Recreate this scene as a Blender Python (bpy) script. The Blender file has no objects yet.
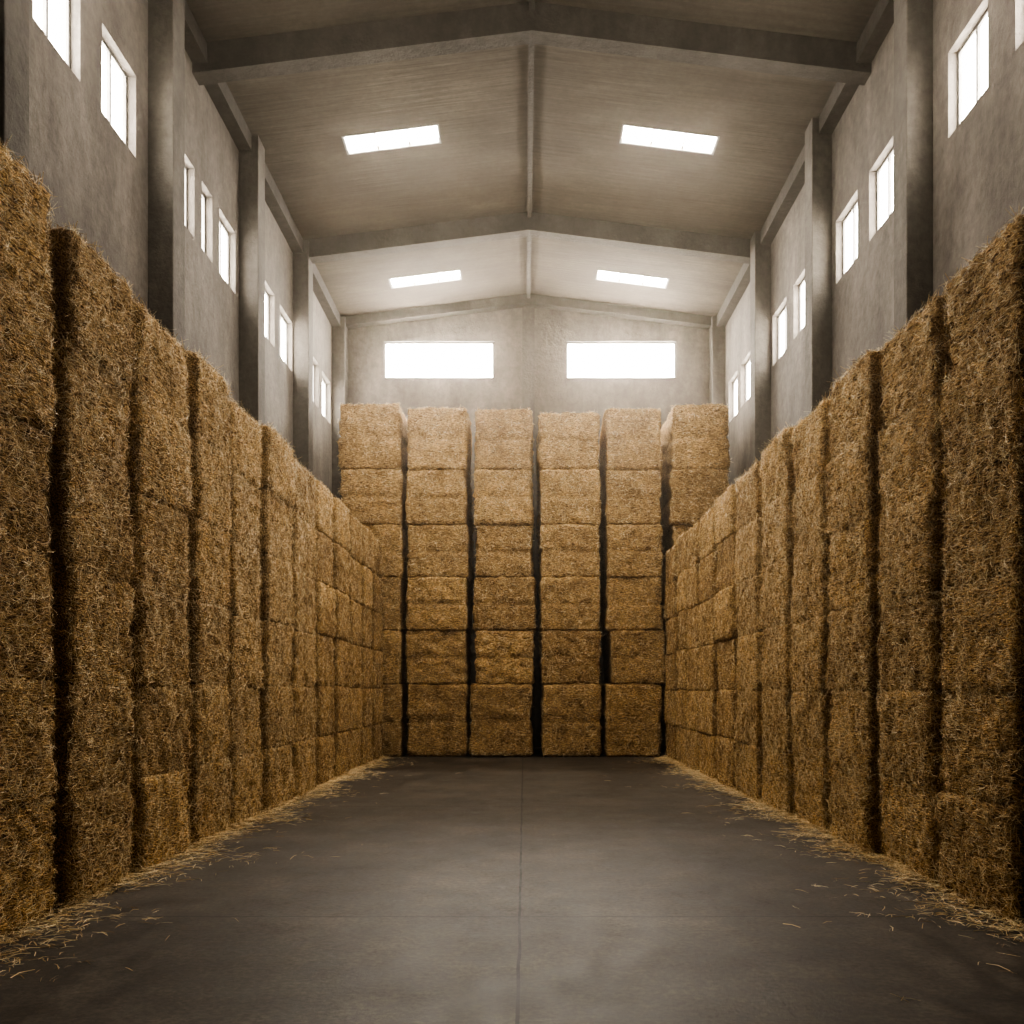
import bpy, math, random
import numpy as np
from mathutils import Vector
random.seed(4); rng=np.random.default_rng(7)
scene=bpy.context.scene
PANE=31.0; BACK=70.0; SKY=82.0; VOL=0.0028
# ------------------------------------------------ hall dimensions (metres)
XL,XR=-5.29,5.54; XM=0.125; YB,YF=25.2,-6.0
ZE,ZR=11.9,12.58; TH=0.28
def roof_z(x): return ZR-(ZR-ZE)*abs(x-XM)/((XR-XL)/2)

# ------------------------------------------------ materials
def newmat(name):
    m=bpy.data.materials.new(name); m.use_nodes=True
    nt=m.node_tree; nt.nodes.clear()
    out=nt.nodes.new('ShaderNodeOutputMaterial'); b=nt.nodes.new('ShaderNodeBsdfPrincipled')
    nt.links.new(b.outputs[0],out.inputs[0]); return m,nt,b,out
def N(nt,t,**k):
    n=nt.nodes.new(t)
    for a,v in k.items(): setattr(n,a,v)
    return n
def coords(nt,scale=(1,1,1),rot=(0,0,0)):
    tc=N(nt,'ShaderNodeTexCoord'); mp=N(nt,'ShaderNodeMapping')
    mp.inputs['Scale'].default_value=scale; mp.inputs['Rotation'].default_value=rot
    nt.links.new(tc.outputs['Object'],mp.inputs[0]); return mp.outputs[0]
def noise(nt,vec,scale,detail=4,rough=.6):
    n=N(nt,'ShaderNodeTexNoise'); n.inputs['Scale'].default_value=scale
    n.inputs['Detail'].default_value=detail; n.inputs['Roughness'].default_value=rough
    nt.links.new(vec,n.inputs['Vector']); return n.outputs[0]
def ramp(nt,fac,stops):
    r=N(nt,'ShaderNodeValToRGB'); e=r.color_ramp.elements
    while len(e)<len(stops): e.new(.5)
    for i,(p,c) in enumerate(stops):
        e[i].position=p; e[i].color=(*c,1) if len(c)==3 else c
    nt.links.new(fac,r.inputs[0]); return r.outputs[0]
def mix(nt,fac,a,b,mode='MIX'):
    m=N(nt,'ShaderNodeMix',data_type='RGBA',blend_type=mode)
    for s,v in ((0,fac),(6,a),(7,b)):
        if hasattr(v,'links'): nt.links.new(v,m.inputs[s])
        else: m.inputs[s].default_value=v if s==0 else (*v,1)
    return m.outputs[2]
def math_(nt,op,a,b=None,c=None):
    m=N(nt,'ShaderNodeMath',operation=op)
    for i,v in enumerate((a,b,c)):
        if v is None: continue
        if hasattr(v,'links'): nt.links.new(v,m.inputs[i])
        else: m.inputs[i].default_value=v
    return m.outputs[0]
def bump(nt,b,h,strength,dist):
    n=N(nt,'ShaderNodeBump'); n.inputs['Strength'].default_value=strength; n.inputs['Distance'].default_value=dist
    nt.links.new(h,n.inputs['Height']); nt.links.new(n.outputs[0],b.inputs['Normal'])

def concrete(name,c1,c2,c3,rough=.85,streak=(1,1,.35)):
    m,nt,b,o=newmat(name)
    big=noise(nt,coords(nt,streak),1.1,6,.7); fine=noise(nt,coords(nt),7,6,.7)
    col=ramp(nt,big,[(.33,c1),(.5,c2),(.66,c3)])
    col=mix(nt,.6,col,ramp(nt,fine,[(.34,(.4,.4,.4)),(.66,(1,1,1))]),'MULTIPLY')
    nt.links.new(col,b.inputs['Base Color']); b.inputs['Roughness'].default_value=rough
    bump(nt,b,fine,.6,.04); return m
M_wall=concrete('plastered_concrete',(.082,.071,.060),(.14,.123,.106),(.20,.178,.155))
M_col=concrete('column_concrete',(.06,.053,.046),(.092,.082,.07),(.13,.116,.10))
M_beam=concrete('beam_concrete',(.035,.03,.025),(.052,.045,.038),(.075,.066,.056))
M_frame=concrete('window_frame_metal',(.2,.19,.18),(.26,.25,.24),(.3,.29,.28),.5)
# ceiling: board-marked concrete
m,nt,b,o=newmat('ceiling_concrete'); M_ceil=m
big=noise(nt,coords(nt,(.5,1.0,1)),1.2,6,.65); st=noise(nt,coords(nt,(.3,6,1)),2.2,4,.6); fine=noise(nt,coords(nt),10,6,.7)
col=ramp(nt,big,[(.3,(.052,.041,.029)),(.55,(.083,.067,.049)),(.75,(.118,.098,.074))])
col=mix(nt,.45,col,ramp(nt,st,[(.38,(.55,.55,.55)),(.62,(1,1,1))]),'MULTIPLY')
col=mix(nt,.45,col,ramp(nt,fine,[(.33,(.4,.4,.4)),(.67,(1,1,1))]),'MULTIPLY')
nt.links.new(col,b.inputs['Base Color']); b.inputs['Roughness'].default_value=.9; bump(nt,b,st,.3,.03)
# floor: trowelled concrete with saw-cut joints
m,nt,b,o=newmat('floor_concrete'); M_floor=m
big=noise(nt,coords(nt),.9,7,.7); med=noise(nt,coords(nt,(1,.6,1)),4,7,.8); fine=noise(nt,coords(nt),26,5,.75)
col=ramp(nt,big,[(.34,(.058,.047,.036)),(.5,(.095,.079,.062)),(.64,(.145,.122,.096))])
col=mix(nt,.8,col,ramp(nt,med,[(.42,(.40,.39,.38)),(.57,(1,1,1))]),'MULTIPLY')
col=mix(nt,.65,col,ramp(nt,fine,[(.4,(.3,.3,.3)),(.6,(1,1,1))]),'MULTIPLY')
sx=N(nt,'ShaderNodeSeparateXYZ'); nt.links.new(coords(nt),sx.inputs[0])
wob=math_(nt,'MULTIPLY',math_(nt,'SUBTRACT',noise(nt,coords(nt),1.5,3),.5),.03)
jx=math_(nt,'LESS_THAN',math_(nt,'ABSOLUTE',math_(nt,'ADD',math_(nt,'ADD',sx.outputs[0],.03),wob)),.010)
yy=math_(nt,'ADD',math_(nt,'ADD',sx.outputs[1],-6.34+60),wob)
jy=math_(nt,'LESS_THAN',math_(nt,'MODULO',yy,6.0),.022)
j=math_(nt,'MAXIMUM',jx,math_(nt,'MULTIPLY',jy,.8))
col=mix(nt,math_(nt,'MULTIPLY',j,.85),col,(.008,.007,.006))
nt.links.new(col,b.inputs['Base Color'])
nt.links.new(math_(nt,'MULTIPLY_ADD',med,.6,.25),b.inputs['Roughness'])
b.inputs['Specular IOR Level'].default_value=.45
h=math_(nt,'SUBTRACT',math_(nt,'MULTIPLY_ADD',fine,.25,math_(nt,'MULTIPLY',med,.6)),j)
bump(nt,b,h,.5,.015)
# frosted daylight glazing
def glaze(name,strength,colr):
    m,nt,b,o=newmat(name)
    b.inputs['Base Color'].default_value=(.8,.82,.85,1); b.inputs['Roughness'].default_value=.4
    b.inputs['Emission Color'].default_value=(*colr,1); b.inputs['Emission Strength'].default_value=strength
    return m
M_pane=glaze('daylit_frosted_glass',PANE,(1,.92,.81)); M_back=glaze('daylit_frosted_glass_large',BACK,(1,.92,.81))
M_sky=glaze('daylit_rooflight_sheet',SKY,(1,.90,.76))
# hay
def haymat(name,along):
    m,nt,b,o=newmat(name)
    if along=='Y': s1,s2,s3=(80,9,80),(65,11,65),(70,10,70); r1,r2,r3=(0,0,0),(.6,0,0),(-.7,0,0)
    else: s1,s2,s3=(9,80,80),(11,65,65),(10,70,70); r1,r2,r3=(0,0,0),(0,.6,0),(0,-.7,0)
    f1=noise(nt,coords(nt,s1,r1),1,2,.6); f2=noise(nt,coords(nt,s2,r2),1,2,.6); f3=noise(nt,coords(nt,s3,r3),1.3,2,.6)
    f=math_(nt,'MAXIMUM',math_(nt,'MAXIMUM',f1,f2),f3)
    col=ramp(nt,f,[(.46,(.09,.05,.02)),(.56,(.46,.305,.14)),(.66,(.82,.61,.32)),(.78,(.98,.83,.53))])  # hay tones, with shade of straw cavities painted into the dark stop
    clump=noise(nt,coords(nt,(1,1,1)),2.6,4,.65)
    col=mix(nt,.75,col,ramp(nt,clump,[(.32,(.52,.46,.39)),(.52,(.95,.93,.90)),(.68,(1.18,1.13,1.05))]),'MULTIPLY')
    g=N(nt,'ShaderNodeNewGeometry')
    col=mix(nt,1.0,col,ramp(nt,g.outputs['Random Per Island'],[(0,(.80,.76,.71)),(.5,(.97,.95,.93)),(1,(1.12,1.10,1.05))]),'MULTIPLY')
    nt.links.new(col,b.inputs['Base Color']); b.inputs['Roughness'].default_value=.85
    b.inputs['Specular IOR Level'].default_value=.2
    bump(nt,b,f,1.0,.045); return m
M_hayY=haymat('compressed_hay_side','Y'); M_hayX=haymat('compressed_hay_end','X')
m,nt,b,o=newmat('straw_stalk'); M_straw=m
g=N(nt,'ShaderNodeNewGeometry')
col=ramp(nt,g.outputs['Random Per Island'],[(0,(.24,.145,.06)),(.25,(.60,.42,.20)),(.58,(.90,.71,.41)),(1,(1,.91,.65))])
nt.links.new(col,b.inputs['Base Color']); b.inputs['Roughness'].default_value=.5; b.inputs['Specular IOR Level'].default_value=.4

# ------------------------------------------------ mesh helpers
def make_obj(name,verts,faces,mats,midx=None,smooth=None):
    me=bpy.data.meshes.new(name); me.from_pydata([tuple(v) for v in verts],[],faces)
    for mm in mats: me.materials.append(mm)
    if midx is not None: me.polygons.foreach_set('material_index',midx)
    me.update(); o=bpy.data.objects.new(name,me); scene.collection.objects.link(o); return o
def box(vs,fs,x0,x1,y0,y1,z0,z1):
    i=len(vs)
    vs+=[(x0,y0,z0),(x1,y0,z0),(x1,y1,z0),(x0,y1,z0),(x0,y0,z1),(x1,y0,z1),(x1,y1,z1),(x0,y1,z1)]
    fs+=[(i,i+3,i+2,i+1),(i+4,i+5,i+6,i+7),(i,i+1,i+5,i+4),(i+1,i+2,i+6,i+5),(i+2,i+3,i+7,i+6),(i+3,i,i+4,i+7)]
def panel(name,us,vs_,holes,P,Q,mat):
    """thick panel with rectangular openings; P(u,v)=inner point, Q(u,v)=outer point"""
    U=sorted(set([round(a,4) for a in us]+[round(h[i],4) for h in holes for i in (0,1)]))
    V=sorted(set([round(a,4) for a in vs_]+[round(h[i],4) for h in holes for i in (2,3)]))
    nu,nv=len(U),len(V); verts=[P(u,v) for u in U for v in V]+[Q(u,v) for u in U for v in V]; off=nu*nv
    def solid(i,j):
        if i<0 or j<0 or i>=nu-1 or j>=nv-1: return False
        cu,cv=(U[i]+U[i+1])/2,(V[j]+V[j+1])/2
        return not any(h[0]<cu<h[1] and h[2]<cv<h[3] for h in holes)
    id=lambda i,j:i*nv+j
    F=[]
    for i in range(nu-1):
        for j in range(nv-1):
            if not solid(i,j): continue
            q=(id(i,j),id(i+1,j),id(i+1,j+1),id(i,j+1)); F.append(q); F.append(tuple(off+k for k in q[::-1]))
            for (di,dj,a,b_) in ((-1,0,q[0],q[3]),(1,0,q[1],q[2]),(0,-1,q[0],q[1]),(0,1,q[3],q[2])):
                if not solid(i+di,j+dj): F.append((a,b_,off+b_,off+a))
    return make_obj(name,verts,F,[mat])

# ------------------------------------------------ openings
WZ0,WZ1=8.85,9.97
left_w=[(9.7,10.73),(11.28,12.27),(13.9,14.45),(14.78,15.28),(15.62,16.5),(18.2,19.08),(19.5,20.55),(22.4,23.2),(23.6,24.6)]
right_w=[(9.1,10.15),(10.75,11.75),(13.5,14.45),(14.95,15.98),(17.7,18.5),(19.0,20.05),(22.0,23.0),(23.35,24.35)]
extra=[(6.6,7.6)]  # out-of-view window on each side wall, added to light the near stacks
left_w+=extra; right_w+=extra
holesL=[(a,b_,WZ0,WZ1) for a,b_ in left_w]; holesR=[(a,b_,WZ0-.05,WZ1-.05) for a,b_ in right_w]
panel('wall_left',[YF-TH,YB+TH],[0,ZE],holesL,lambda u,v:(XL,u,v),lambda u,v:(XL-TH,u,v),M_wall)
panel('wall_right',[YF-TH,YB+TH],[0,ZE],holesR,lambda u,v:(XR,u,v),lambda u,v:(XR+TH,u,v),M_wall)
bw=[(-3.92,-.84,10.33,11.36),(1.18,4.26,10.33,11.36)]
def gable(name,y,yo,holes):
    def zt(u,v): return v if v<ZE-1e-4 else roof_z(u)
    panel(name,[XL,XM,XR],[0,ZE],holes,lambda u,v:(u,y,zt(u,v)),lambda u,v:(u,yo,zt(u,v)),M_wall)
gable('wall_back',YB,YB+TH,bw); gable('wall_front',YF,YF-TH,[])
sk_y=[(23.05,23.62),(17.12,17.72),(10.6,11.2)]  # last entry: out-of-view rooflight pair added to brighten the near hay
sk=[]
for a,b_ in sk_y: sk+=[(XM-3.6,XM-1.75,a,b_),(XM+1.75,XM+3.6,a,b_)]
panel('ceiling',[XL-TH,XM,XR+TH],[YF-TH,YB+TH],sk,lambda u,v:(u,v,roof_z(u)),lambda u,v:(u,v,roof_z(u)+.22),M_ceil)
vs,fs=[],[]; box(vs,fs,XL-TH,XR+TH,YF-TH,YB+TH,-.3,0); make_obj('floor',vs,fs,[M_floor])

wn=1
def window(parts_axis,a0,a1,z0,z1,pos,depth,mull):
    """framed glazed window. axis 'Y': runs along Y on a side wall at x=pos ; 'X': on back wall at y=pos"""
    global wn
    vs,fs,mi=[],[],[]
    def B(u0,u1,d0,d1,w0,w1,m):
        n=len(fs)
        if parts_axis=='Y': box(vs,fs,min(d0,d1),max(d0,d1),u0,u1,w0,w1)
        else: box(vs,fs,u0,u1,min(d0,d1),max(d0,d1),w0,w1)
        mi.extend([m]*(len(fs)-n))
    f=.045; d0=pos; d1=pos+depth
    B(a0,a1,d0,d1,z0,z0+f,0); B(a0,a1,d0,d1,z1-f,z1,0)
    B(a0,a0+f,d0,d1,z0+f,z1-f,0); B(a1-f,a1,d0,d1,z0+f,z1-f,0)
    for k in range(1,mull+1):
        c=a0+(a1-a0)*k/(mull+1); B(c-.025,c+.025,d0,d1,z0+f,z1-f,0)
    e=depth*.7; B(a0+f*.6,a1-f*.6,pos+e,pos+e+depth*.1,z0+f*.6,z1-f*.6,1)
    make_obj('window_%d'%wn,vs,fs,[M_frame,M_back if parts_axis=='X' else M_pane],mi); wn+=1
for a,b_,c,d in holesL: window('Y',a,b_,c,d,XL-.12,-.06,1)
for a,b_,c,d in holesR: window('Y',a,b_,c,d,XR+.12,.06,1)
for a,b_,c,d in bw: window('X',a,b_,c,d,YB+.06,.06,0)
# rooflights
for k,(x0,x1,y0,y1) in enumerate(sk):
    vs,fs,mi=[],[],[]
    def slab(xa,xb,ya,yb,lo,hi,m):
        n=len(vs); nf=len(fs); box(vs,fs,xa,xb,ya,yb,0,1)
        for q in range(n,n+8): v=vs[q]; vs[q]=(v[0],v[1],roof_z(v[0])+(hi if v[2]>.5 else lo))
        mi.extend([m]*(len(fs)-nf))
    slab(x0,x1,y0,y0+.04,.0,.14,0); slab(x0,x1,y1-.04,y1,.0,.14,0)
    slab(x0,x0+.04,y0+.04,y1-.04,.0,.14,0); slab(x1-.04,x1,y0+.04,y1-.04,.0,.14,0)
    for c in (x0+(x1-x0)/3,x0+(x1-x0)*2/3): slab(c-.012,c+.012,y0+.04,y1-.04,.02,.08,0)
    slab(x0+.03,x1-.03,y0+.03,y1-.03,.09,.11,1)
    make_obj('skylight',vs,fs,[M_frame,M_sky],mi)

# ------------------------------------------------ columns, rafters, ridge, eaves
pilL=[.8,4.8,8.76,12.87,16.92,20.82,24.98]; pilR=[.4,4.4,8.4,12.4,16.4,20.4,24.98]
for side,pl in ((0,pilL),(1,pilR)):
    for y in pl:
        vs,fs=[],[]
        if side==0: box(vs,fs,XL,XL+.36,y-.22,y+.22 if y<24 else YB,0,ZE)
        else: box(vs,fs,XR-.36,XR,y-.22,y+.22 if y<24 else YB,0,ZE)
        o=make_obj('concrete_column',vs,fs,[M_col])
        bv=o.modifiers.new('b','BEVEL'); bv.width=.015; bv.segments=2
vs,fs=[],[]; box(vs,fs,XM-.17,XM+.17,YB-.18,YB,0,ZR-.3); make_obj('concrete_column',vs,fs,[M_col])
def rafter(y,w,t):
    vs=[];fs=[]
    for (xa,xb) in ((XL,XM),(XM,XR)):
        n=len(vs); box(vs,fs,xa,xb,y-w/2,y+w/2,0,1)
        for q in range(n,n+8):
            v=vs[q]; vs[q]=(v[0],v[1],roof_z(v[0])-(0 if v[2]>.5 else t))
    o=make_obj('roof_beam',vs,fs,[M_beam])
for y in (2.0,8.2): rafter(y,.36,.48)
rafter(14.5,.30,.46); rafter(20.8,.30,.42); rafter(25.05,.28,.25)
vs,fs=[],[]; box(vs,fs,XM-.05,XM+.05,YF,YB,ZR-.14,ZR-.01); make_obj('ridge_beam',vs,fs,[M_beam])
for x0,x1 in ((XL,XL+.24),(XR-.24,XR)):
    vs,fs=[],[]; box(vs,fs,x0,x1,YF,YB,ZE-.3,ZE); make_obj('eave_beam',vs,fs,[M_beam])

# ------------------------------------------------ hay
def lattice(nx,ny,nz):
    idx={};pts=[];F=[]
    def vid(i,j,k):
        key=(i,j,k)
        if key not in idx: idx[key]=len(pts); pts.append((2*i/nx-1,2*j/ny-1,2*k/nz-1))
        return idx[key]
    for i in range(nx):
        for j in range(ny):
            F.append((vid(i,j,0),vid(i,j+1,0),vid(i+1,j+1,0),vid(i+1,j,0))); F.append((vid(i,j,nz),vid(i+1,j,nz),vid(i+1,j+1,nz),vid(i,j+1,nz)))
    for i in range(nx):
        for k in range(nz):
            F.append((vid(i,0,k),vid(i+1,0,k),vid(i+1,0,k+1),vid(i,0,k+1))); F.append((vid(i,ny,k),vid(i,ny,k+1),vid(i+1,ny,k+1),vid(i+1,ny,k)))
    for j in range(ny):
        for k in range(nz):
            F.append((vid(0,j,k),vid(0,j,k+1),vid(0,j+1,k+1),vid(0,j+1,k))); F.append((vid(nx,j,k),vid(nx,j+1,k),vid(nx,j+1,k+1),vid(nx,j,k+1)))
    return np.array(pts),np.array(F)
class Acc:
    def __init__(s): s.v=[];s.f=[];s.m=[];s.n=0
    def add(s,v,f,m):
        s.v.append(v); s.f.append(f+s.n); s.m.append(np.full(len(f),m,np.int32)); s.n+=len(v)
    def build(s,name,mats):
        V=np.concatenate(s.v).astype(np.float32);F=np.concatenate(s.f).astype(np.int32);Mi=np.concatenate(s.m)
        me=bpy.data.meshes.new(name); me.vertices.add(len(V)); me.vertices.foreach_set('co',V.ravel())
        me.loops.add(F.size); me.loops.foreach_set('vertex_index',F.ravel())
        me.polygons.add(len(F)); me.polygons.foreach_set('loop_start',np.arange(0,F.size,4,dtype=np.int32))
        try: me.polygons.foreach_set('loop_total',np.full(len(F),4,np.int32))
        except Exception: pass
        for mm in mats: me.materials.append(mm)
        me.polygons.foreach_set('material_index',Mi)
        me.polygons.foreach_set('use_smooth',np.ones(len(F),bool))
        me.update(calc_edges=True); me.validate()
        o=bpy.data.objects.new(name,me); scene.collection.objects.link(o); return o
def straws(acc,P,Nn,count,lmin,lmax,w,out,horiz):
    """thin bent stalks lying on / poking out of a surface"""
    k=rng.integers(0,len(P),count); p=P[k]; n=Nn[k]
    t=rng.normal(size=(count,3))*np.array(horiz); t-=n*(t*n).sum(1,keepdims=True); t/=np.linalg.norm(t,axis=1,keepdims=True)+1e-9
    s=np.cross(n,t)
    p=p+t*rng.uniform(-.03,.03,(count,1))+s*rng.uniform(-.03,.03,(count,1))+n*rng.uniform(-.004,.007,(count,1))
    L=rng.uniform(lmin,lmax,(count,1)); o=np.abs(rng.normal(size=(count,1)))*out
    d=t+n*o; d/=np.linalg.norm(d,axis=1,keepdims=True)
    bend=s*rng.normal(size=(count,1))*.12+n*rng.uniform(-.05,.1,(count,1))
    a=p-d*L*.35; b_=p+d*L*.15+bend*L*.5+n*.004; c=p+d*L*.65
    ws=(s+n*rng.normal(size=(count,1))*.6); ws/=np.linalg.norm(ws,axis=1,keepdims=True); ws*=w*rng.uniform(.6,1.2,(count,1))/2
    V=np.stack([a-ws,a+ws,b_-ws,b_+ws,c-ws*.6,c+ws*.6],1).reshape(-1,3)
    base=(np.arange(count)*6)[:,None]
    F=np.concatenate([base+np.array([[0,1,3,2]]),base+np.array([[2,3,5,4]])])
    acc.add(V,F,1)
def bale(acc,T,x0,x1,y0,y1,z0,z1,vis,count,w,out,horiz,amp=.028,rz=.022,rxy=.06,gr=.02):
    pts,F=T
    h=np.array([(x1-x0)/2,(y1-y0)/2,(z1-z0)/2]); c=np.array([(x0+x1)/2,(y0+y1)/2,(z0+z1)/2])
    rv=np.array([rxy,rxy,rz]); p=pts*h; inner=np.clip(p,-(h-rv),h-rv); d=(p-inner)/rv
    ln=np.linalg.norm(d,axis=1,keepdims=True); dn=d/np.maximum(ln,1e-6)
    q=inner+dn*rv; n=dn/rv; n/=np.linalg.norm(n,axis=1,keepdims=True)+1e-9
    disp=np.zeros(len(p))
    for fr,am in ((1.3,.6),(3,.5),(6.5,.45),(13,.4),(27,.35)):
        for _ in range(2):
            k=rng.normal(size=3)*fr; disp+=am*.5*np.sin(q@k+rng.uniform(0,6.28))
    bulge=(1-(pts[:,2]**2))*.009
    groove=-np.exp(-((pts[:,2]-.03*np.sin(q[:,1]*3+q[:,0]*3))/.055)**2)*gr
    hmask=1-.75*np.abs(n[:,2])   # bales are pressed flat against each other
    q=q+n*((disp*amp+bulge+groove)*hmask+rng.normal(size=len(p))*.011)[:,None]
    a=rng.normal()*.006; R=np.array([[math.cos(a),-math.sin(a),0],[math.sin(a),math.cos(a),0],[0,0,1]])
    q=q@R.T; n=n@R.T
    V=q+c; V[:,2]=np.maximum(V[:,2],.001)
    acc.add(V,F,0)
    if count:
        mk=np.zeros(len(p),bool)
        for vdir,th in vis: mk|=(n@np.array(vdir))>th
        if mk.any(): straws(acc,V[mk],n[mk],count,.035,.125,w,out,horiz)
T_side=lattice(14,24,20); T_far=lattice(10,16,14); T_back=lattice(20,14,20)
hz=[0,.82,1.64,2.5,3.36,4.2,5.03]
def side_stack(sgn,X,wallX,edges,topz,tops):
    acc=Acc()
    for ci in range(len(edges)-1):
        y0,y1=edges[ci],edges[ci+1]; near=y0<14
        colx=rng.uniform(-.025,.025); sc=(topz+tops.get(ci,0)+rng.uniform(-.05,.05))/5.03
        for k in range(6):
            jx=colx+rng.normal()*.010; jy=rng.normal()*.014
            g=.105
            a,b_=X+sgn*jx, wallX-sgn*.43
            xa,xb=min(a,b_),max(a,b_)
            vis=[((-sgn,0,0),.7)]
            top=(k==5)
            if top: vis.append(((0,0,1),.5))
            cnt=(2400 if near else 600)+(500 if top else 0)
            bale(acc,T_side if near else T_far,xa,xb,y0+g+jy,y1-g+jy,hz[k]*sc-.008,hz[k+1]*sc+.008,vis,cnt,.0036 if near else .0055,.24,(.5,1.0,.7),rz=.08 if top else .02,gr=.02)
            if near:   # ragged fringe along the vertical gap and across bale joints
                n=150; zz=rng.uniform(hz[k]*sc,hz[k+1]*sc,n); lo=rng.random(n)<.5; yy=np.where(lo,y0+g+.02,y1-g-.02)
                P=np.stack([np.full(n,X+sgn*(jx+.02)),yy,zz],1); Nn=np.tile(np.array([[-sgn*.8,0,0]]),(n,1)); Nn[:,1]=np.where(lo,-.4,.4)
                straws(acc,P,Nn,n,.04,.14,.0036,.6,(.4,1,1))
                if k:
                    n=100; P=np.stack([np.full(n,X+sgn*(jx+.005)),rng.uniform(y0+g+.05,y1-g-.05,n),hz[k]*sc+rng.normal(size=n)*.02],1)
                    straws(acc,P,np.tile(np.array([[-sgn*1.,0,0]]),(n,1)),n,.05,.13,.004,.2,(.3,1,.7))
                if top:
                    n=300; P=np.stack([X+sgn*(jx+rng.uniform(.02,.35,n)),rng.uniform(y0+g+.03,y1-g-.03,n),np.full(n,hz[6]*sc-.01)],1)
                    straws(acc,P,np.tile(np.array([[-sgn*.3,0,.95]]),(n,1)),n,.06,.2,.004,.9,(1,1,.2))
    return acc.build('hay_bale_stack',[M_hayY,M_straw])
eL=[-1.4,-.1,1.2,2.5,3.8,5.15,6.5,7.74,9.12,10.35,11.65,13.1,14.6,16.0,17.4,18.7,19.95,21.35]
eR=[-1.5,-.2,1.1,2.2,3.4,4.7,6.0,7.30,8.62,9.95,11.3,12.7,14.2,15.7,17.2,18.6,19.9,21.35]
side_stack(-1,-3.35,XL,eL,5.03,{5:.08})
side_stack(1,3.34,XR,eR,4.88,{10:.08,15:.08})
# back stack
acc=Acc(); s=21.5/900
cols=[(338,401,402),(405,467,406),(474.5,533,407),(540.5,601,411),(607,664,407),(670,729,403)]
bz=[0,1.74,3.03,4.3,5.56,6.87]
for ci,(pa,pb,pt) in enumerate(cols):
    top=1.6+(690-pt)*s; zz=bz+[top]
    fy=21.5+(.0 if ci in(0,5) else rng.uniform(0,.05))
    for k in range(6):
        j=rng.normal()*.022; x0,x1=(pa-524)*s+j+.02,(pb-524)*s+j-.02
        if k==0 and ci==2: x0-=.1
        if k==2 and ci==2: x0-=.06; x1+=.05
        yo=fy+rng.normal()*.014
        bale(acc,T_back,x0,x1,max(yo,21.44),24.0+rng.uniform(-.1,.1),zz[k]-.008,zz[k+1]+.008,[((0,-1,0),.35)]+([((0,0,1),.5)] if k==5 else []),1100,.007,.36,(1,.5,.7),.045,.12 if k==5 else .026,.075,gr=.05)
acc.build('hay_bale_stack',[M_hayX,M_straw])
# loose straw on floor
acc=Acc(); Ps=[]
for X,sg in ((-3.34,1),(3.34,-1)):
    n=15000; y=rng.uniform(1,21.3,n); lump=.05+.11*(np.sin(y*2.3+sg)+np.sin(y*5.1+1)*.6+1.4)/2
    d=np.abs(rng.exponential(1,n))*lump; x=X+sg*(d-.02); z=.004+np.maximum(0,.06-d*.25)*rng.random(n)
    Ps.append(np.stack([x,y,z],1))
n=260; Ps.append(np.stack([np.sign(rng.normal(size=n))*(3.3-np.abs(rng.exponential(.45,n)).clip(0,3.2)),rng.uniform(1,21,n),np.full(n,.004)],1))
P=np.concatenate(Ps); straws(acc,P,np.tile(np.array([[0,0,1.]]),(len(P),1)),len(P),.05,.15,.004,.06,(1,1,0))
V=acc.v[0]; V[:,2]=np.maximum(V[:,2],.001)
acc.m[0][:]=0
acc.build('loose_straw',[M_straw])

# ------------------------------------------------ world: dusty air
w=bpy.data.worlds.new('World'); scene.world=w; w.use_nodes=True; nt=w.node_tree
bg=[n for n in nt.nodes if n.type=='BACKGROUND'][0]; bg.inputs[0].default_value=(.8,.87,1,1); bg.inputs[1].default_value=0.0
out=[n for n in nt.nodes if n.type=='OUTPUT_WORLD'][0]
vol=nt.nodes.new('ShaderNodeVolumeScatter'); vol.inputs['Color'].default_value=(1,.91,.78,1)
vol.inputs['Density'].default_value=VOL; vol.inputs['Anisotropy'].default_value=.84
nt.links.new(vol.outputs[0],out.inputs['Volume'])

# ------------------------------------------------ camera
cd=bpy.data.cameras.new('camera'); cam=bpy.data.objects.new('camera',cd); scene.collection.objects.link(cam)
cam.location=(0,0,1.6); cam.rotation_euler=(math.pi/2,0,0)
cd.sensor_width=36; cd.lens=900/1024*36; cd.shift_x=-(524-512)/1024; cd.shift_y=(690-512)/1024
cd.clip_start=.05; cd.clip_end=200; scene.camera=cam
scene.view_settings.view_transform='AgX'
try: scene.view_settings.look='AgX - High Contrast'
except Exception as e: print(e)
scene.view_settings.exposure=0.05
